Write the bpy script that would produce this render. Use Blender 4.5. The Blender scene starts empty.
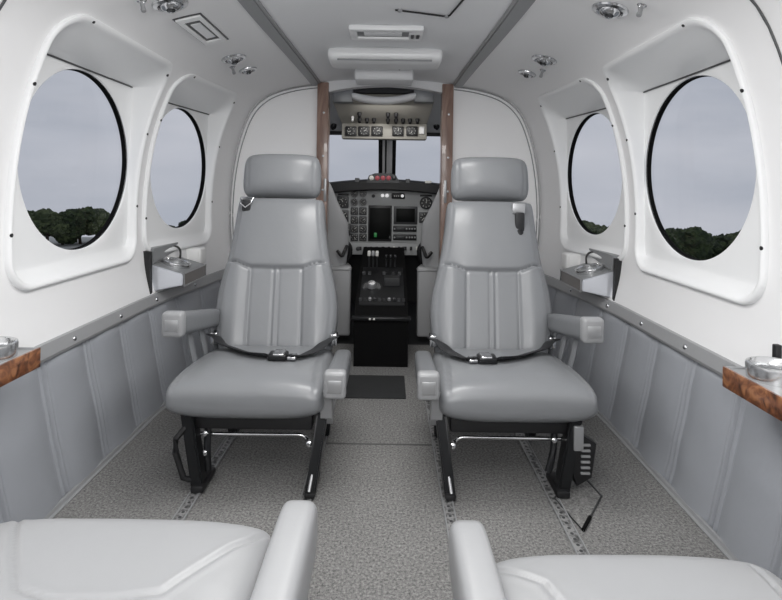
import bpy, bmesh, math, random
from mathutils import Vector, Matrix, noise as mnoise
random.seed(7)
PI = math.pi
scn = bpy.context.scene
COL = scn.collection
H = 0.86; F = 540.0; VU, VV = 389.0, 187.0; CX = .02; ROLL = .0145        # eye height, focal length in px, vanishing point

def P(u, v, y):
    a, b = u-VU, v-VV; a, b = a+b*ROLL, b-a*ROLL
    return Vector((CX+a*y/F, y, H-b*y/F))

# ------------------------------------------------------------------ materials
def s2l(c):
    c /= 255.0
    return c/12.92 if c <= 0.04045 else ((c+0.055)/1.055)**2.4
def rgb(r, g=None, b=None):
    if g is None: g = b = r
    return (s2l(r), s2l(g), s2l(b), 1)
MATS = {}
def mat(name, col, rough=0.5, metal=0.0, bump=None, var=None, emit=None, coat=0, spec=0.5):
    """bump=(scale,strength,detail)  var=(scale,other colour,lo,hi)"""
    m = bpy.data.materials.new(name); m.use_nodes = True
    nt = m.node_tree; N = nt.nodes; L = nt.links
    b = N['Principled BSDF']
    b.inputs['Base Color'].default_value = col
    b.inputs['Roughness'].default_value = rough
    b.inputs['Metallic'].default_value = metal
    b.inputs['Specular IOR Level'].default_value = spec
    if coat: b.inputs['Coat Weight'].default_value = coat
    tc = N.new('ShaderNodeTexCoord')
    if var:
        n = N.new('ShaderNodeTexNoise'); n.inputs['Scale'].default_value = var[0]; n.inputs['Detail'].default_value = 3
        L.new(tc.outputs['Object'], n.inputs['Vector'])
        r = N.new('ShaderNodeValToRGB'); r.color_ramp.elements[0].position = var[2]; r.color_ramp.elements[1].position = var[3]
        r.color_ramp.elements[0].color = col; r.color_ramp.elements[1].color = var[1]
        L.new(n.outputs['Fac'], r.inputs['Fac']); L.new(r.outputs['Color'], b.inputs['Base Color'])
    if bump:
        n2 = N.new('ShaderNodeTexNoise'); n2.inputs['Scale'].default_value = bump[0]
        n2.inputs['Detail'].default_value = bump[2] if len(bump) > 2 else 2
        L.new(tc.outputs['Object'], n2.inputs['Vector'])
        bp = N.new('ShaderNodeBump'); bp.inputs['Strength'].default_value = bump[1]; bp.inputs['Distance'].default_value = 0.004
        L.new(n2.outputs['Fac'], bp.inputs['Height']); L.new(bp.outputs['Normal'], b.inputs['Normal'])
    if emit:
        b.inputs['Emission Color'].default_value = emit[0]; b.inputs['Emission Strength'].default_value = emit[1]
    MATS[name] = m
    return m

mat('leather', rgb(124,126,129), 0.30, bump=(45,0.12,4))
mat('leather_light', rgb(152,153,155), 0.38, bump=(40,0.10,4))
mat('leather_arm', rgb(112,114,117), 0.42, bump=(45,0.1,4))
mat('panel_leather', rgb(152,155,161), 0.42, bump=(26,0.22,4))
mat('cockpit_leather', rgb(165,166,168), 0.5, bump=(45,0.1,3))
mat('shell_white', rgb(234,234,235), 0.42, bump=(9,0.03,2))
mat('partition_white', rgb(250,250,251), 0.5)
mat('frame_white', rgb(236,237,238), 0.33)
mat('headliner', rgb(233,234,236), 0.6, bump=(14,0.05,3))
mat('strip_grey', rgb(146,148,150), 0.45, 0.3, bump=(90,0.05,2))
mat('rail_metal', rgb(160,161,163), 0.42, 0.25, bump=(60,0.08,2))
mat('track_metal', rgb(165,165,165), 0.5, 0.4, var=(70,rgb(95),0.45,0.62))
mat('chrome', rgb(205,206,208), 0.14, 1.0)
mat('cup_metal', rgb(212,213,214), 0.2, 0.9)
mat('satin', rgb(170,171,173), 0.35, 0.55)
mat('black', rgb(26,26,28), 0.45)
mat('deep_black', rgb(9,9,10), 0.8, spec=.15)
mat('cockpit_dark', rgb(42,43,45), 0.6)
mat('black_metal', rgb(34,35,37), 0.35, 0.4)
mat('belt', rgb(30,31,34), 0.6, bump=(300,0.15,2))
mat('white_plastic', rgb(248,248,247), 0.4)
mat('cap_plastic', rgb(146,147,149), 0.33)
mat('instr_grey', rgb(172,174,175), 0.5)
mat('overhead_beige', rgb(172,169,161), 0.55)
mat('gauge_ring', rgb(70,71,73), 0.4, 0.3)
mat('dial', rgb(20,21,23), 0.4)
mat('mark', rgb(235,235,230), 0.5)
mat('screen', rgb(8,10,10), 0.5, spec=.15)
mat('screen_green', rgb(40,110,60), 0.4, emit=(rgb(40,120,60),0.35))
mat('red_lamp', rgb(150,70,76), 0.3, emit=(rgb(150,80,86),0.35))
mat('lamp_white', rgb(230,230,230), 0.3, emit=(rgb(235,235,235),0.6))
mat('joint', rgb(92,92,92), .9)
mat('mat_black', rgb(38,39,40), 0.85, bump=(200,0.4,2))
mat('tray_face', rgb(214,217,224), 0.18, 0.3)
mat('brown_face', rgb(92,86,82), 0.35, coat=0.5)
mat('ground', rgb(176,178,176), 0.9, var=(0.15,rgb(158,160,158),0.4,0.6))
mat('bark', rgb(55,45,36), 0.9)
mat('foliage', rgb(30,44,24), 0.9, var=(1.6,rgb(62,76,44),0.42,0.66))
mat('foliage_pale', rgb(44,56,32), 0.9, var=(1.8,rgb(80,90,58),0.42,0.66))

def carpet_mat():
    m = bpy.data.materials.new('carpet'); m.use_nodes = True
    nt = m.node_tree; N = nt.nodes; L = nt.links; b = N['Principled BSDF']
    tc = N.new('ShaderNodeTexCoord')
    n = N.new('ShaderNodeTexNoise'); n.inputs['Scale'].default_value = 150; n.inputs['Detail'].default_value = 6; n.inputs['Roughness'].default_value = .85
    L.new(tc.outputs['Object'], n.inputs['Vector'])
    r = N.new('ShaderNodeValToRGB'); e = r.color_ramp.elements
    e[0].position = .36; e[0].color = rgb(66,66,67); e[1].position = .66; e[1].color = rgb(166,165,163)
    L.new(n.outputs['Fac'], r.inputs['Fac'])
    n3 = N.new('ShaderNodeTexNoise'); n3.inputs['Scale'].default_value = 5; n3.inputs['Detail'].default_value = 3
    L.new(tc.outputs['Object'], n3.inputs['Vector'])
    mp = N.new('ShaderNodeMapRange'); mp.inputs['To Min'].default_value = .85; mp.inputs['To Max'].default_value = 1.12
    L.new(n3.outputs['Fac'], mp.inputs['Value'])
    mx = N.new('ShaderNodeMix'); mx.data_type = 'RGBA'; mx.blend_type = 'MULTIPLY'; mx.inputs['Factor'].default_value = 1
    L.new(r.outputs['Color'], mx.inputs['A']); L.new(mp.outputs['Result'], mx.inputs['B'])
    L.new(mx.outputs['Result'], b.inputs['Base Color'])
    b.inputs['Roughness'].default_value = .95; b.inputs['Specular IOR Level'].default_value = .1
    bp = N.new('ShaderNodeBump'); bp.inputs['Strength'].default_value = .25; bp.inputs['Distance'].default_value = .004
    L.new(n.outputs['Fac'], bp.inputs['Height']); L.new(bp.outputs['Normal'], b.inputs['Normal'])
    MATS['carpet'] = m
carpet_mat()
def wood_mat(name, c1, c2, c3, scale, stretch):
    m = bpy.data.materials.new(name); m.use_nodes = True
    nt = m.node_tree; N = nt.nodes; L = nt.links; b = N['Principled BSDF']
    tc = N.new('ShaderNodeTexCoord'); mp = N.new('ShaderNodeMapping'); mp.inputs['Scale'].default_value = stretch
    L.new(tc.outputs['Object'], mp.inputs['Vector'])
    n = N.new('ShaderNodeTexNoise'); n.inputs['Scale'].default_value = scale; n.inputs['Detail'].default_value = 6
    n.inputs['Distortion'].default_value = 1.6
    L.new(mp.outputs['Vector'], n.inputs['Vector'])
    r = N.new('ShaderNodeValToRGB'); e = r.color_ramp.elements
    e[0].position = .34; e[0].color = c1; e[1].position = .66; e[1].color = c3
    k = e.new(.5); k.color = c2
    L.new(n.outputs['Fac'], r.inputs['Fac']); L.new(r.outputs['Color'], b.inputs['Base Color'])
    b.inputs['Roughness'].default_value = .3; b.inputs['Coat Weight'].default_value = .5
    MATS[name] = m
wood_mat('burl', rgb(58,34,24), rgb(120,74,48), rgb(158,108,72), 30, (1,1,1))
wood_mat('post_wood', rgb(122,97,86), rgb(142,116,104), rgb(160,134,122), 14, (1,1,.18))
def glass_mat():
    m = bpy.data.materials.new('window_glass'); m.use_nodes = True
    nt = m.node_tree; N = nt.nodes; L = nt.links
    for n in list(N): N.remove(n)
    o = N.new('ShaderNodeOutputMaterial'); t = N.new('ShaderNodeBsdfTransparent'); g = N.new('ShaderNodeBsdfGlossy')
    t.inputs['Color'].default_value = (.97,.975,.985,1); g.inputs['Roughness'].default_value = .03
    mx = N.new('ShaderNodeMixShader')
    mx.inputs['Fac'].default_value = .03; L.new(t.outputs[0], mx.inputs[1]); L.new(g.outputs[0], mx.inputs[2])
    L.new(mx.outputs[0], o.inputs['Surface'])
    MATS['window_glass'] = m
glass_mat()

# ------------------------------------------------------------------ object helpers
def wloc(o):
    v = Vector((0,0,0))
    while o is not None: v += o.location; o = o.parent
    return v
def tag(o, label=None, cat=None, group=None, kind=None):
    if label: o['label'] = label
    if cat: o['category'] = cat
    if group: o['group'] = group
    if kind: o['kind'] = kind
    return o
def empty(name, loc, label=None, cat=None, group=None, kind=None):
    o = bpy.data.objects.new(name, None); COL.objects.link(o); o.location = loc; o.empty_display_size = .05
    return tag(o, label, cat, group, kind)
def obj(name, bm, m, parent=None, smooth=True, label=None, cat=None, group=None, kind=None, angle=40):
    """bm is in world coordinates; origin goes to the bottom centre of the shape"""
    bmesh.ops.recalc_face_normals(bm, faces=bm.faces)
    xs = [v.co.x for v in bm.verts]; ys = [v.co.y for v in bm.verts]; zs = [v.co.z for v in bm.verts]
    org = Vector(((min(xs)+max(xs))/2, (min(ys)+max(ys))/2, min(zs)))
    bmesh.ops.translate(bm, verts=bm.verts, vec=-org)
    me = bpy.data.meshes.new(name)
    if smooth:
        for f in bm.faces: f.smooth = True
        for e in bm.edges:
            if len(e.link_faces) == 2 and e.calc_face_angle(0) > math.radians(angle): e.smooth = False
    bm.to_mesh(me); bm.free()
    me.materials.append(MATS[m])
    o = bpy.data.objects.new(name, me); COL.objects.link(o)
    if parent: o.parent = parent; o.location = org - wloc(parent)
    else: o.location = org
    return tag(o, label, cat, group, kind)
def B(): return bmesh.new()
def add(bm, other, M=None):
    if M is not None: bmesh.ops.transform(other, matrix=M, verts=other.verts)
    me = bpy.data.meshes.new('tmp'); other.to_mesh(me); other.free(); bm.from_mesh(me); bpy.data.meshes.remove(me)
def rbox(bm, lo, hi, r=0.004, seg=2, M=None):
    b = bmesh.new(); bmesh.ops.create_cube(b, size=1)
    lo = [min(a,c) for a,c in zip(lo,hi)], [max(a,c) for a,c in zip(lo,hi)]
    lo, hi = lo
    for v in b.verts:
        v.co = Vector([lo[i] if v.co[i] < 0 else hi[i] for i in range(3)])
    if r > 0:
        r = min(r, min(hi[i]-lo[i] for i in range(3))*.49)
        bmesh.ops.bevel(b, geom=b.edges[:], offset=r, segments=seg, profile=.5, affect='EDGES')
    add(bm, b, M); return bm
def tube(bm, pts, r, n=10, flat=None, up=Vector((0,0,1)), smoothpts=True):
    pts = [Vector(p) for p in pts]
    if smoothpts and len(pts) > 2: pts = catmull(pts, 6)
    rings = []
    for i, p in enumerate(pts):
        d = (pts[min(i+1,len(pts)-1)]-pts[max(i-1,0)]).normalized()
        s = d.cross(up)
        if s.length < 1e-4: s = d.cross(Vector((1,0,0)))
        s.normalize(); w = s.cross(d).normalized()
        ra, rb = (r, r) if flat is None else flat
        rings.append([bm.verts.new(p + s*ra*math.cos(2*PI*k/n) + w*rb*math.sin(2*PI*k/n)) for k in range(n)])
    skin(bm, rings); return bm
def catmull(pts, sub):
    out = []
    P_ = [pts[0]*2-pts[1]] + pts + [pts[-1]*2-pts[-2]]
    for i in range(1, len(P_)-2):
        for k in range(sub):
            t = k/sub; a, b, c, d = P_[i-1:i+3]
            out.append(.5*((2*b)+(c-a)*t+(2*a-5*b+4*c-d)*t*t+(3*b-a-3*c+d)*t**3))
    out.append(pts[-1]); return out
def skin(bm, rings, closed=True, caps=True):
    n = len(rings[0])
    for a, b in zip(rings, rings[1:]):
        for k in range(n if closed else n-1):
            k2 = (k+1) % n
            try: bm.faces.new((a[k], a[k2], b[k2], b[k]))
            except ValueError: pass
    if caps:
        bm.faces.new(rings[0]); bm.faces.new(rings[-1])
def lathe(bm, prof, c, axis=(0,0,1), n=24):
    a = Vector(axis).normalized(); c = Vector(c)
    s = a.cross(Vector((0,1,0)) if abs(a.y) < .9 else Vector((1,0,0))).normalized(); w = a.cross(s)
    rings = [[bm.verts.new(c + a*h + (s*math.cos(2*PI*k/n)+w*math.sin(2*PI*k/n))*max(r,1e-5)) for k in range(n)] for r, h in prof]
    skin(bm, rings); return bm
def prism(bm, poly, axis, a0, a1):
    """poly: list of 2D points in the other two axes (in xyz order)"""
    def mk(p, a):
        q = list(p); q.insert(axis, a); return bm.verts.new(q)
    r0 = [mk(p, a0) for p in poly]; r1 = [mk(p, a1) for p in poly]
    skin(bm, [r0, r1]); return bm
def lerp_tab(tab, t):
    if t <= tab[0][0]: return tab[0][1]
    for (a, x), (b, y) in zip(tab, tab[1:]):
        if t <= b:
            k = (t-a)/(b-a); k = k*k*(3-2*k) if False else k
            return x+(y-x)*k
    return tab[-1][1]
def ring_unit(n, ex):
    dense = []
    for k in range(1440):
        th = 2*PI*k/1440; c, s = math.cos(th), math.sin(th)
        dense.append((math.copysign(abs(c)**(2/ex), c), math.copysign(abs(s)**(2/ex), s)))
    return dense
def pillow(bm, frame, n=40, nl=24, ex=4, pe=5, ka=.35, pa=None, disp=None):
    """frame(t) -> centre, half-width vector, half-thickness vector; disp(t, point, side) -> offset along thickness"""
    dense = ring_unit(n, ex); rings = []
    for i in range(nl+1):
        t = .5-.5*math.cos(PI*i/nl); t = .5*t+.5*(i/nl) if 0 < i < nl else t
        tt = min(max(t,.0008),.9992)
        e = max(1-abs(2*tt-1)**pe, 1e-6)**(1/pe)
        e2 = max(1-abs(2*tt-1)**(pa or pe), 1e-6)**(1/(pa or pe))
        c, a, b = frame(tt); a = a*(1-ka+ka*e2); be = b*e
        pts = [c+a*p+be*q for p, q in dense]
        # even arc length
        acc = [0]
        for j in range(len(pts)): acc.append(acc[-1]+(pts[(j+1)%len(pts)]-pts[j]).length)
        ring = []; j = 0
        for k in range(n):
            g = acc[-1]*k/n
            while acc[j+1] < g: j += 1
            f = (g-acc[j])/max(acc[j+1]-acc[j],1e-9)
            p = pts[j].lerp(pts[(j+1)%len(pts)], f)
            if disp:
                sd = (p-c).dot(b)/b.length_squared/max(e,.05)
                if sd > .3: p = p + b.normalized()*disp(tt, p, e)*min(1,(sd-.3)/.5)
            ring.append(bm.verts.new(p))
        rings.append(ring)
    skin(bm, rings); return bm
def gz(d, w): return math.exp(-(d/w)**2)
def sstep(a, b, x):
    t = min(max((x-a)/(b-a),0),1); return t*t*(3-2*t)
def polydist(p, poly):
    best = 9
    for (ax, ay), (bx, by) in zip(poly, poly[1:]):
        dx, dy = bx-ax, by-ay; t = ((p[0]-ax)*dx+(p[1]-ay)*dy)/(dx*dx+dy*dy); t = min(max(t,0),1)
        best = min(best, math.hypot(p[0]-ax-t*dx, p[1]-ay-t*dy))
    return best

# ------------------------------------------------------------------ cabin shell
PROF = [(.845,.0),(.868,.2),(.895,.40),(.925,.55),(.935,.75),(.918,.95),(.878,1.12),(.815,1.26),(.715,1.345),(.57,1.39),(.40,1.412),(.2,1.43),(0,1.437)]
_pd = catmull([Vector((a,b,0)) for a,b in PROF], 16)
YE = 2.92
def tp(y): return 1-.10*sstep(1.95, 2.95, y)
def ts(y): return 1-.07*sstep(1.5, 2.95, y)
def prof_pts(z0, z1, step, xmin=0):
    """points of the profile with z0<=z<=z1 and x>=xmin, evenly spaced"""
    pts = [p for p in _pd if z0-1e-6 <= p.y <= z1+1e-6 and p.x >= xmin-1e-6]
    acc = [0]
    for a, b in zip(pts, pts[1:]): acc.append(acc[-1]+(b-a).length)
    n = max(2, int(acc[-1]/step)); out = []; j = 0
    for k in range(n+1):
        g = acc[-1]*k/n
        while j < len(acc)-2 and acc[j+1] < g: j += 1
        f = (g-acc[j])/(acc[j+1]-acc[j]); q = pts[j].lerp(pts[j+1], f); out.append((q.x, q.y))
    return out
def xw(z, y=0):
    for a, b in zip(_pd, _pd[1:]):
        if a.y <= z <= b.y and b.y > a.y: return (a.x+(b.x-a.x)*(z-a.y)/(b.y-a.y))*tp(y)
    return .0
def zc(x, y=0):
    x = abs(x)/tp(y)
    for a, b in zip(reversed(_pd), list(reversed(_pd))[1:]):
        if a.x <= x <= b.x and b.x > a.x: return a.y+(b.y-a.y)*(x-a.x)/(b.x-a.x)
    return 1.3
def cnorm(x, y=0):
    """inward (down) normal of the ceiling at signed x"""
    d = .01; ax = abs(x); dz = (zc(ax+d,y)-zc(max(ax-d,0),y))/(d+min(d,ax))
    n = Vector((dz, 0, -1)).normalized()
    if x < 0: n.x = -n.x
    return n

# per window: rim centre y, rim half width, hole centre y, hole half length, hole half height
WIN = {-1: [(1.685,.342,1.705,.298,.281), (2.372,.290,2.405,.240,.266)], 1: [(1.640,.342,1.665,.298,.281), (2.338,.290,2.372,.240,.266)]}
WZ = .945; WZH = .930; WHT, WHB, WRC = .355, .372, .085
def rim_loop(yc, zc_, WHW, inset, n=24):
    hw = WHW-inset; top = WHT-inset; bot = WHB-inset; r = max(WRC-inset*.6,.02); pts = []
    for (cy, cz, a0) in ((hw-r, top-r, 0), (-hw+r, top-r, 90), (-hw+r, -bot+r, 180), (hw-r, -bot+r, 270)):
        for k in range(n):
            a = math.radians(a0+90*k/(n-1)); pts.append((cy+r*math.cos(a), cz+r*math.sin(a)))
        # straight runs filled in
    out = []
    for i, p in enumerate(pts):
        q = pts[(i+1) % len(pts)]; out.append(p); L = math.hypot(q[0]-p[0], q[1]-p[1])
        if L > .03:
            m = 44
            for k in range(1, m): out.append((p[0]+(q[0]-p[0])*k/m, p[1]+(q[1]-p[1])*k/m))
    return [(yc+a*(1-.0*b), zc_+b) for a, b in out]
def in_rim(y, z, inset, s):
    for yc, WHW, _a, _b, _c in WIN[s]:
        zc_ = WZ; hw = WHW-inset; r = WRC-inset*.6; dy = abs(y-yc); top = WHT-inset; bot = WHB-inset; dz = z-zc_
        if dy > hw or dz > top or dz < -bot: continue
        ex = dy-(hw-r); ez = dz-(top-r) if dz > 0 else -dz-(bot-r)
        if ex > 0 and ez > 0 and math.hypot(ex, ez) > r: continue
        return True
    return False

Y0 = -1.5
def wall(s, name):
    pr = prof_pts(.40, 1.44, .0135, .40); bm = B(); ny = int((YE-Y0)/.0135)
    ys = [Y0+(YE-Y0)*k/ny for k in range(ny+1)]
    rows = [[bm.verts.new((s*x*tp(y), y, z)) for x, z in pr] for y in ys]
    for i in range(ny):
        for j in range(len(pr)-1):
            ym = (ys[i]+ys[i+1])/2; zm = (pr[j][1]+pr[j+1][1])/2
            if ym > 1.2 and in_rim(ym, zm, .014, s): continue
            bm.faces.new((rows[i][j], rows[i][j+1], rows[i+1][j+1], rows[i+1][j]))
    return obj(name, bm, 'shell_white', kind='structure', label='white upper cabin sidewall on the %s' % ('left' if s < 0 else 'right'), cat='wall')
wall(-1, 'wall_left'); wall(1, 'wall_right')
# ceiling panel between the two strips
bm = B(); xs = [-.40+.8*k/40 for k in range(41)]; ys = [Y0+(YE-Y0)*k/60 for k in range(61)]
rows = [[bm.verts.new((x*tp(y), y, zc(x))) for x in xs] for y in ys]
skin(bm, rows, closed=False, caps=False)
obj('ceiling', bm, 'headliner', kind='structure', label='grey centre ceiling panel of the cabin', cat='ceiling')
# ceiling strips
for s, nm in ((-1,'trim_1'),(1,'trim_2')):
    bm = B(); rings = []
    for k in range(31):
        y = Y0+(YE-.02-Y0)*k/30; q = []
        for x, dz in ((.385,0),(.389,-.010),(.431,-.010),(.436,0),(.434,.006),(.387,.006)):
            q.append(bm.verts.new((s*x*ts(y), y, zc(x*ts(y),y)+dz)))
        rings.append(q)
    skin(bm, rings)
    st = obj(nm, bm, 'strip_grey', kind='structure', label='long grey strip along the %s side of the ceiling' % ('left' if s<0 else 'right'), cat='trim', smooth=False)
    bm = B(); rings = []
    for k in range(31):
        y = Y0+(YE-.02-Y0)*k/30
        rings.append([bm.verts.new((s*x*ts(y), y, zc(x*ts(y),y)+dz)) for x, dz in ((.377,-.001),(.377,-.006),(.385,-.008),(.385,-.001))])
    skin(bm, rings); obj('strip_edge', bm, 'rail_metal', st, smooth=False, label='thin metal edge of the strip')
# floor
bm = B(); bmesh.ops.create_grid(bm, x_segments=2, y_segments=2, size=1)
for v in bm.verts: v.co = Vector((v.co.x*.87, (v.co.y+1)/2*(2.95-Y0)+Y0, 0))
obj('floor', bm, 'carpet', kind='structure', label='speckled grey cabin carpet', cat='floor')
# aft wall behind the camera
bm = B(); pr = prof_pts(0, 1.44, .05)
prism(bm, [(x, z) for x, z in pr]+[(-x, z) for x, z in reversed(pr[:-1])], 1, Y0-.02, Y0)
obj('wall_back', bm, 'shell_white', kind='structure', label='white aft cabin bulkhead', cat='wall', smooth=False)

# lower padded side panels
def dado(s):
    pr = prof_pts(.0, .40, .012); bm = B(); side = 'left' if s < 0 else 'right'
    seams = [1.43+.215*k-(0 if s < 0 else .105) for k in range(-14, 8)]
    ny = 1150; rows = []
    for k in range(ny+1):
        y = Y0+(.6-Y0)*k/150 if k < 150 else .6+(YE-.61)*(k-150)/(ny-150); row = []
        for x, z in pr:
            g = 0
            ysl = y-.045*(1-z/.4)**1.5
            ds = min(abs(ysl-q) for q in seams)
            g -= .014*gz(ds, .05)                     # puffed between the seams
            g += .0045*gz(ds-.010, .005) ; g -= .006*gz(ds, .0045); g -= .003*gz(ds-.019,.004)
            g -= .010*sstep(.36,.40,z)
            g += .003*mnoise.noise(Vector((y*7, z*9, s)))
            row.append(bm.verts.new((s*((x-.010)*tp(y)-g), y, z)))
        rows.append(row)
    skin(bm, rows, closed=False, caps=False)
    # turned edge at the top so the panel has thickness
    top = [r[-1] for r in rows]; t2 = [bm.verts.new(v.co+Vector((s*.014,0,0))) for v in top]
    skin(bm, [top, t2], closed=False, caps=False)
    obj('side_panel', bm, 'panel_leather', label='padded grey leather lower panel with stitched seams along the %s wall' % side, cat='panel', angle=70)
dado(-1); dado(1)
# rail on top of the padded panel, kick strip at the floor
n_tr = 3
for s in (-1, 1):
    side = 'left' if s < 0 else 'right'
    bm = B(); rings = []
    for k in range(61):
        y = Y0+(YE-.01-Y0)*k/60; x = .895*tp(y)
        rings.append([bm.verts.new((s*(x+dx), y, z)) for dx, z in ((-.004,.385),(-.016,.388),(-.018,.396),(-.006,.428),(.012,.430),(.012,.385))])
    skin(bm, rings)
    r = obj('trim_%d' % n_tr, bm, 'rail_metal', kind='structure', label='grey metal rail above the padded panel on the %s' % side, cat='trim', smooth=False); n_tr += 1
    for y in (1.28, 1.56, 1.83, 2.10, 2.42, 2.74):
        bm = B(); lathe(bm, [(.008,-.004),(.008,.001),(.0055,.004),(.0005,.005)], (s*(.895*tp(y)-.013), y, .410), (-s,0,.35), 12)
        obj('screw', bm, 'chrome', r)
    bm = B(); rings = []
    for k in range(61):
        y = Y0+(YE-.01-Y0)*k/60; x = .836*tp(y)
        rings.append([bm.verts.new((s*(x+dx), y, z)) for dx, z in ((.012,.001),(-.010,.001),(-.010,.004),(-.002,.005),(.0,.014),(.008,.014))])
    skin(bm, rings)
    r = obj('baseboard_%s' % side, bm, 'rail_metal', kind='structure', label='thin metal kick strip where the %s panel meets the carpet' % side, cat='baseboard', smooth=False)
# seam ring at the near bay of the cabin
for s in (-1, 1):
    bm = B(); tube(bm, [(s*(x-.001), 1.17, z) for x, z in prof_pts(.43, 1.395, .05, .5)], .003, 6, smoothpts=False)
    obj('trim_%d' % n_tr, bm, 'gauge_ring', kind='structure', label='dark panel joint across the %s sidewall nearest the viewer' % ('left' if s<0 else 'right'), cat='trim'); n_tr += 1

# ------------------------------------------------------------------ round windows
XP = lambda z: .945-.018*(z-.945)
def window(idx, s, wi):
    yc, WHW, hy, RY, RZ = WIN[s][wi]; zz = WZ; nmv = 'window_%d' % idx; side = 'left' if s < 0 else 'right'
    bm = B()
    def loop(inset, dx):
        return [bm.verts.new((s*(xw(min(z,1.43), y)+dx), y, z)) for y, z in rim_loop(yc, zz, WHW, inset)]
    rings = [loop(.0,.012), loop(.0,-.006), loop(.002,-.011), loop(.007,-.014), loop(.012,-.013), loop(.017,-.009), loop(.019,-.002)]
    base = rim_loop(yc, zz, WHW, .019)
    def panx(y, z): return XP(z)*tp(y)
    ZT = WZH+RZ+.006                                     # crease under the shade pocket
    fl = []
    for y, z in base:
        fl.append((yc+(y-yc)*.985, max(min(z, ZT), zz-.318)))
    def mid(k, k2):
        out = []
        for (y, z), f in zip(base, fl):
            kk = k if z > ZT+.01 else k2
            out.append(bm.verts.new((s*((xw(min(z,1.43),y)-.002)*(1-kk)+panx(*f)*kk), y*(1-k)+f[0]*k, z*(1-k)+f[1]*k)))
        return out
    def circ(g, x_off, blend=1.0):
        out = []
        for f in fl:
            a = math.atan2((f[1]-WZH)/RZ, (f[0]-hy)/RY)
            p = (hy+RY*g*math.cos(a), WZH+RZ*g*math.sin(a)); q = (f[0]*(1-blend)+p[0]*blend, f[1]*(1-blend)+p[1]*blend)
            out.append(bm.verts.new((s*(panx(*q)+x_off), q[0], q[1])))
        return out
    rings += [mid(.25,.33), mid(.6,.72), mid(.9,.95), mid(1,1), circ(1, .001, .12), circ(1, .002, .5), circ(1, .002, .94), circ(1, .004), circ(.997, .010)]
    skin(bm, rings, caps=False)
    pos = {0: 'nearer', 1: 'farther'}[wi]
    root = obj(nmv, bm, 'frame_white', kind='structure', label='white moulded frame of the %s round window on the %s' % (pos, side), cat='window', angle=50)
    # black seal
    bm = B(); R = []
    for g, dx in ((.003,.0085),(-.0008,.0075),(-.001,.020),(-.003,.021),(-.003,.026),(.008,.026)):
        ring = []
        for t in [2*PI*k/216 for k in range(216)]:
            y, z = hy+(RY+g)*math.cos(t), WZH+(RZ+g)*math.sin(t); ring.append(bm.verts.new((s*(XP(z)*tp(y)+dx), y, z)))
        R.append(ring)
    skin(bm, R, caps=False); obj('window_seal', bm, 'deep_black', root)
    bm = B(); pts = [(hy+RY*math.cos(2*PI*k/72), WZH+RZ*math.sin(2*PI*k/72)) for k in range(72)]
    cv = bm.verts.new((s*(XP(WZH)*tp(hy)+.023), hy, WZH)); rv = [bm.verts.new((s*(XP(z)*tp(y)+.023), y, z)) for y, z in pts]
    for k in range(72): bm.faces.new((cv, rv[k], rv[(k+1)%72]))
    obj('window_pane', bm, 'window_glass', root)
    # slot for the pull-down shade along the crease
    bm = B(); tube(bm, [(s*(panx(y, ZT)-.003), y, ZT-.001) for y in [yc-WHW*.88+WHW*1.80*k/12 for k in range(13)]], .0028, 6, smoothpts=False)
    obj('shade_slot', bm, 'gauge_ring', root)
    # screws on the rim
    for dy, dz in ((-.7*WHW,.346),(.9*WHW,.315),(.008-WHW,.16),(WHW-.008,.10),(WHW-.008,-.17),(.008-WHW,-.22)):
        y, z = yc+dy, zz+dz; x = xw(z, y)-.013
        bm = B(); lathe(bm, [(.0055,-.003),(.0055,.0008),(.002,.0018),(.0005,.0018)], (s*x, y, z), (-s,0,-.4*(z>1.1)), 10)
        obj('screw', bm, 'black', root)
for i, (s, wi) in enumerate(((-1,0),(-1,1),(1,0),(1,1))): window(i+1, s, wi)

# ------------------------------------------------------------------ forward partition, posts, header
for s, nm in ((-1,'wall_front_left'),(1,'wall_front_right')):
    pr = prof_pts(0, 1.44, .02, .36); k = tp(YE)
    poly = [(s*x*k, z) for x, z in pr]+[(s*.345, 1.41),(s*.345, 0)]
    bm = B(); prism(bm, poly, 1, YE, YE+.03)
    w = obj(nm, bm, 'partition_white', kind='structure', label='white cockpit partition panel behind the %s seat' % ('left' if s<0 else 'right'), cat='wall', smooth=False)
    bm = B(); tube(bm, [(s*(x*k-.006), YE-.002, z-.004) for x, z in prof_pts(.43, 1.44, .03, .38)], .004, 8, smoothpts=False)
    obj('edge_bead', bm, 'satin', w)
    bm = B(); tube(bm, [(s*(x*k-.020), YE-.002, z-.018) for x, z in prof_pts(.43, 1.44, .03, .38)], .0028, 6, smoothpts=False)
    obj('edge_groove', bm, 'strip_grey', w)
for s in (-1, 1):
    side = 'left' if s < 0 else 'right'
    bm = B(); rbox(bm, (s*.302-.006, 2.865, 0), (s*.362-.006, 2.955, 1.412), .004)
    t = obj('trim_%d' % n_tr, bm, 'post_wood', kind='structure', label='brown wood doorway post on the %s' % side, cat='trim'); n_tr += 1
    for z in (.84, 1.02, 1.25):
        bm = B(); lathe(bm, [(.006,-.002),(.006,.002),(.001,.003)], (s*.332, 2.865, z), (0,-1,0), 10); obj('screw', bm, 'satin', t)
    bm = B(); rbox(bm, (s*.311, 2.852, .78), (s*.325, 2.866, .90), .003); obj('latch', bm, 'satin', t, label='small metal latch on the post')
bm = B()
up = [(-.36+.72*k/24) for k in range(25)]
poly = [(x, zc(x)-.002) for x in up]+[(x, zc(x)-.035-.030*(abs(x)/.36)**2) for x in reversed(up)]
prism(bm, poly, 1, 2.88, 2.94)
obj('trim_%d' % n_tr, bm, 'headliner', kind='structure', label='curved grey header over the cockpit doorway', cat='trim'); n_tr += 1

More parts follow.
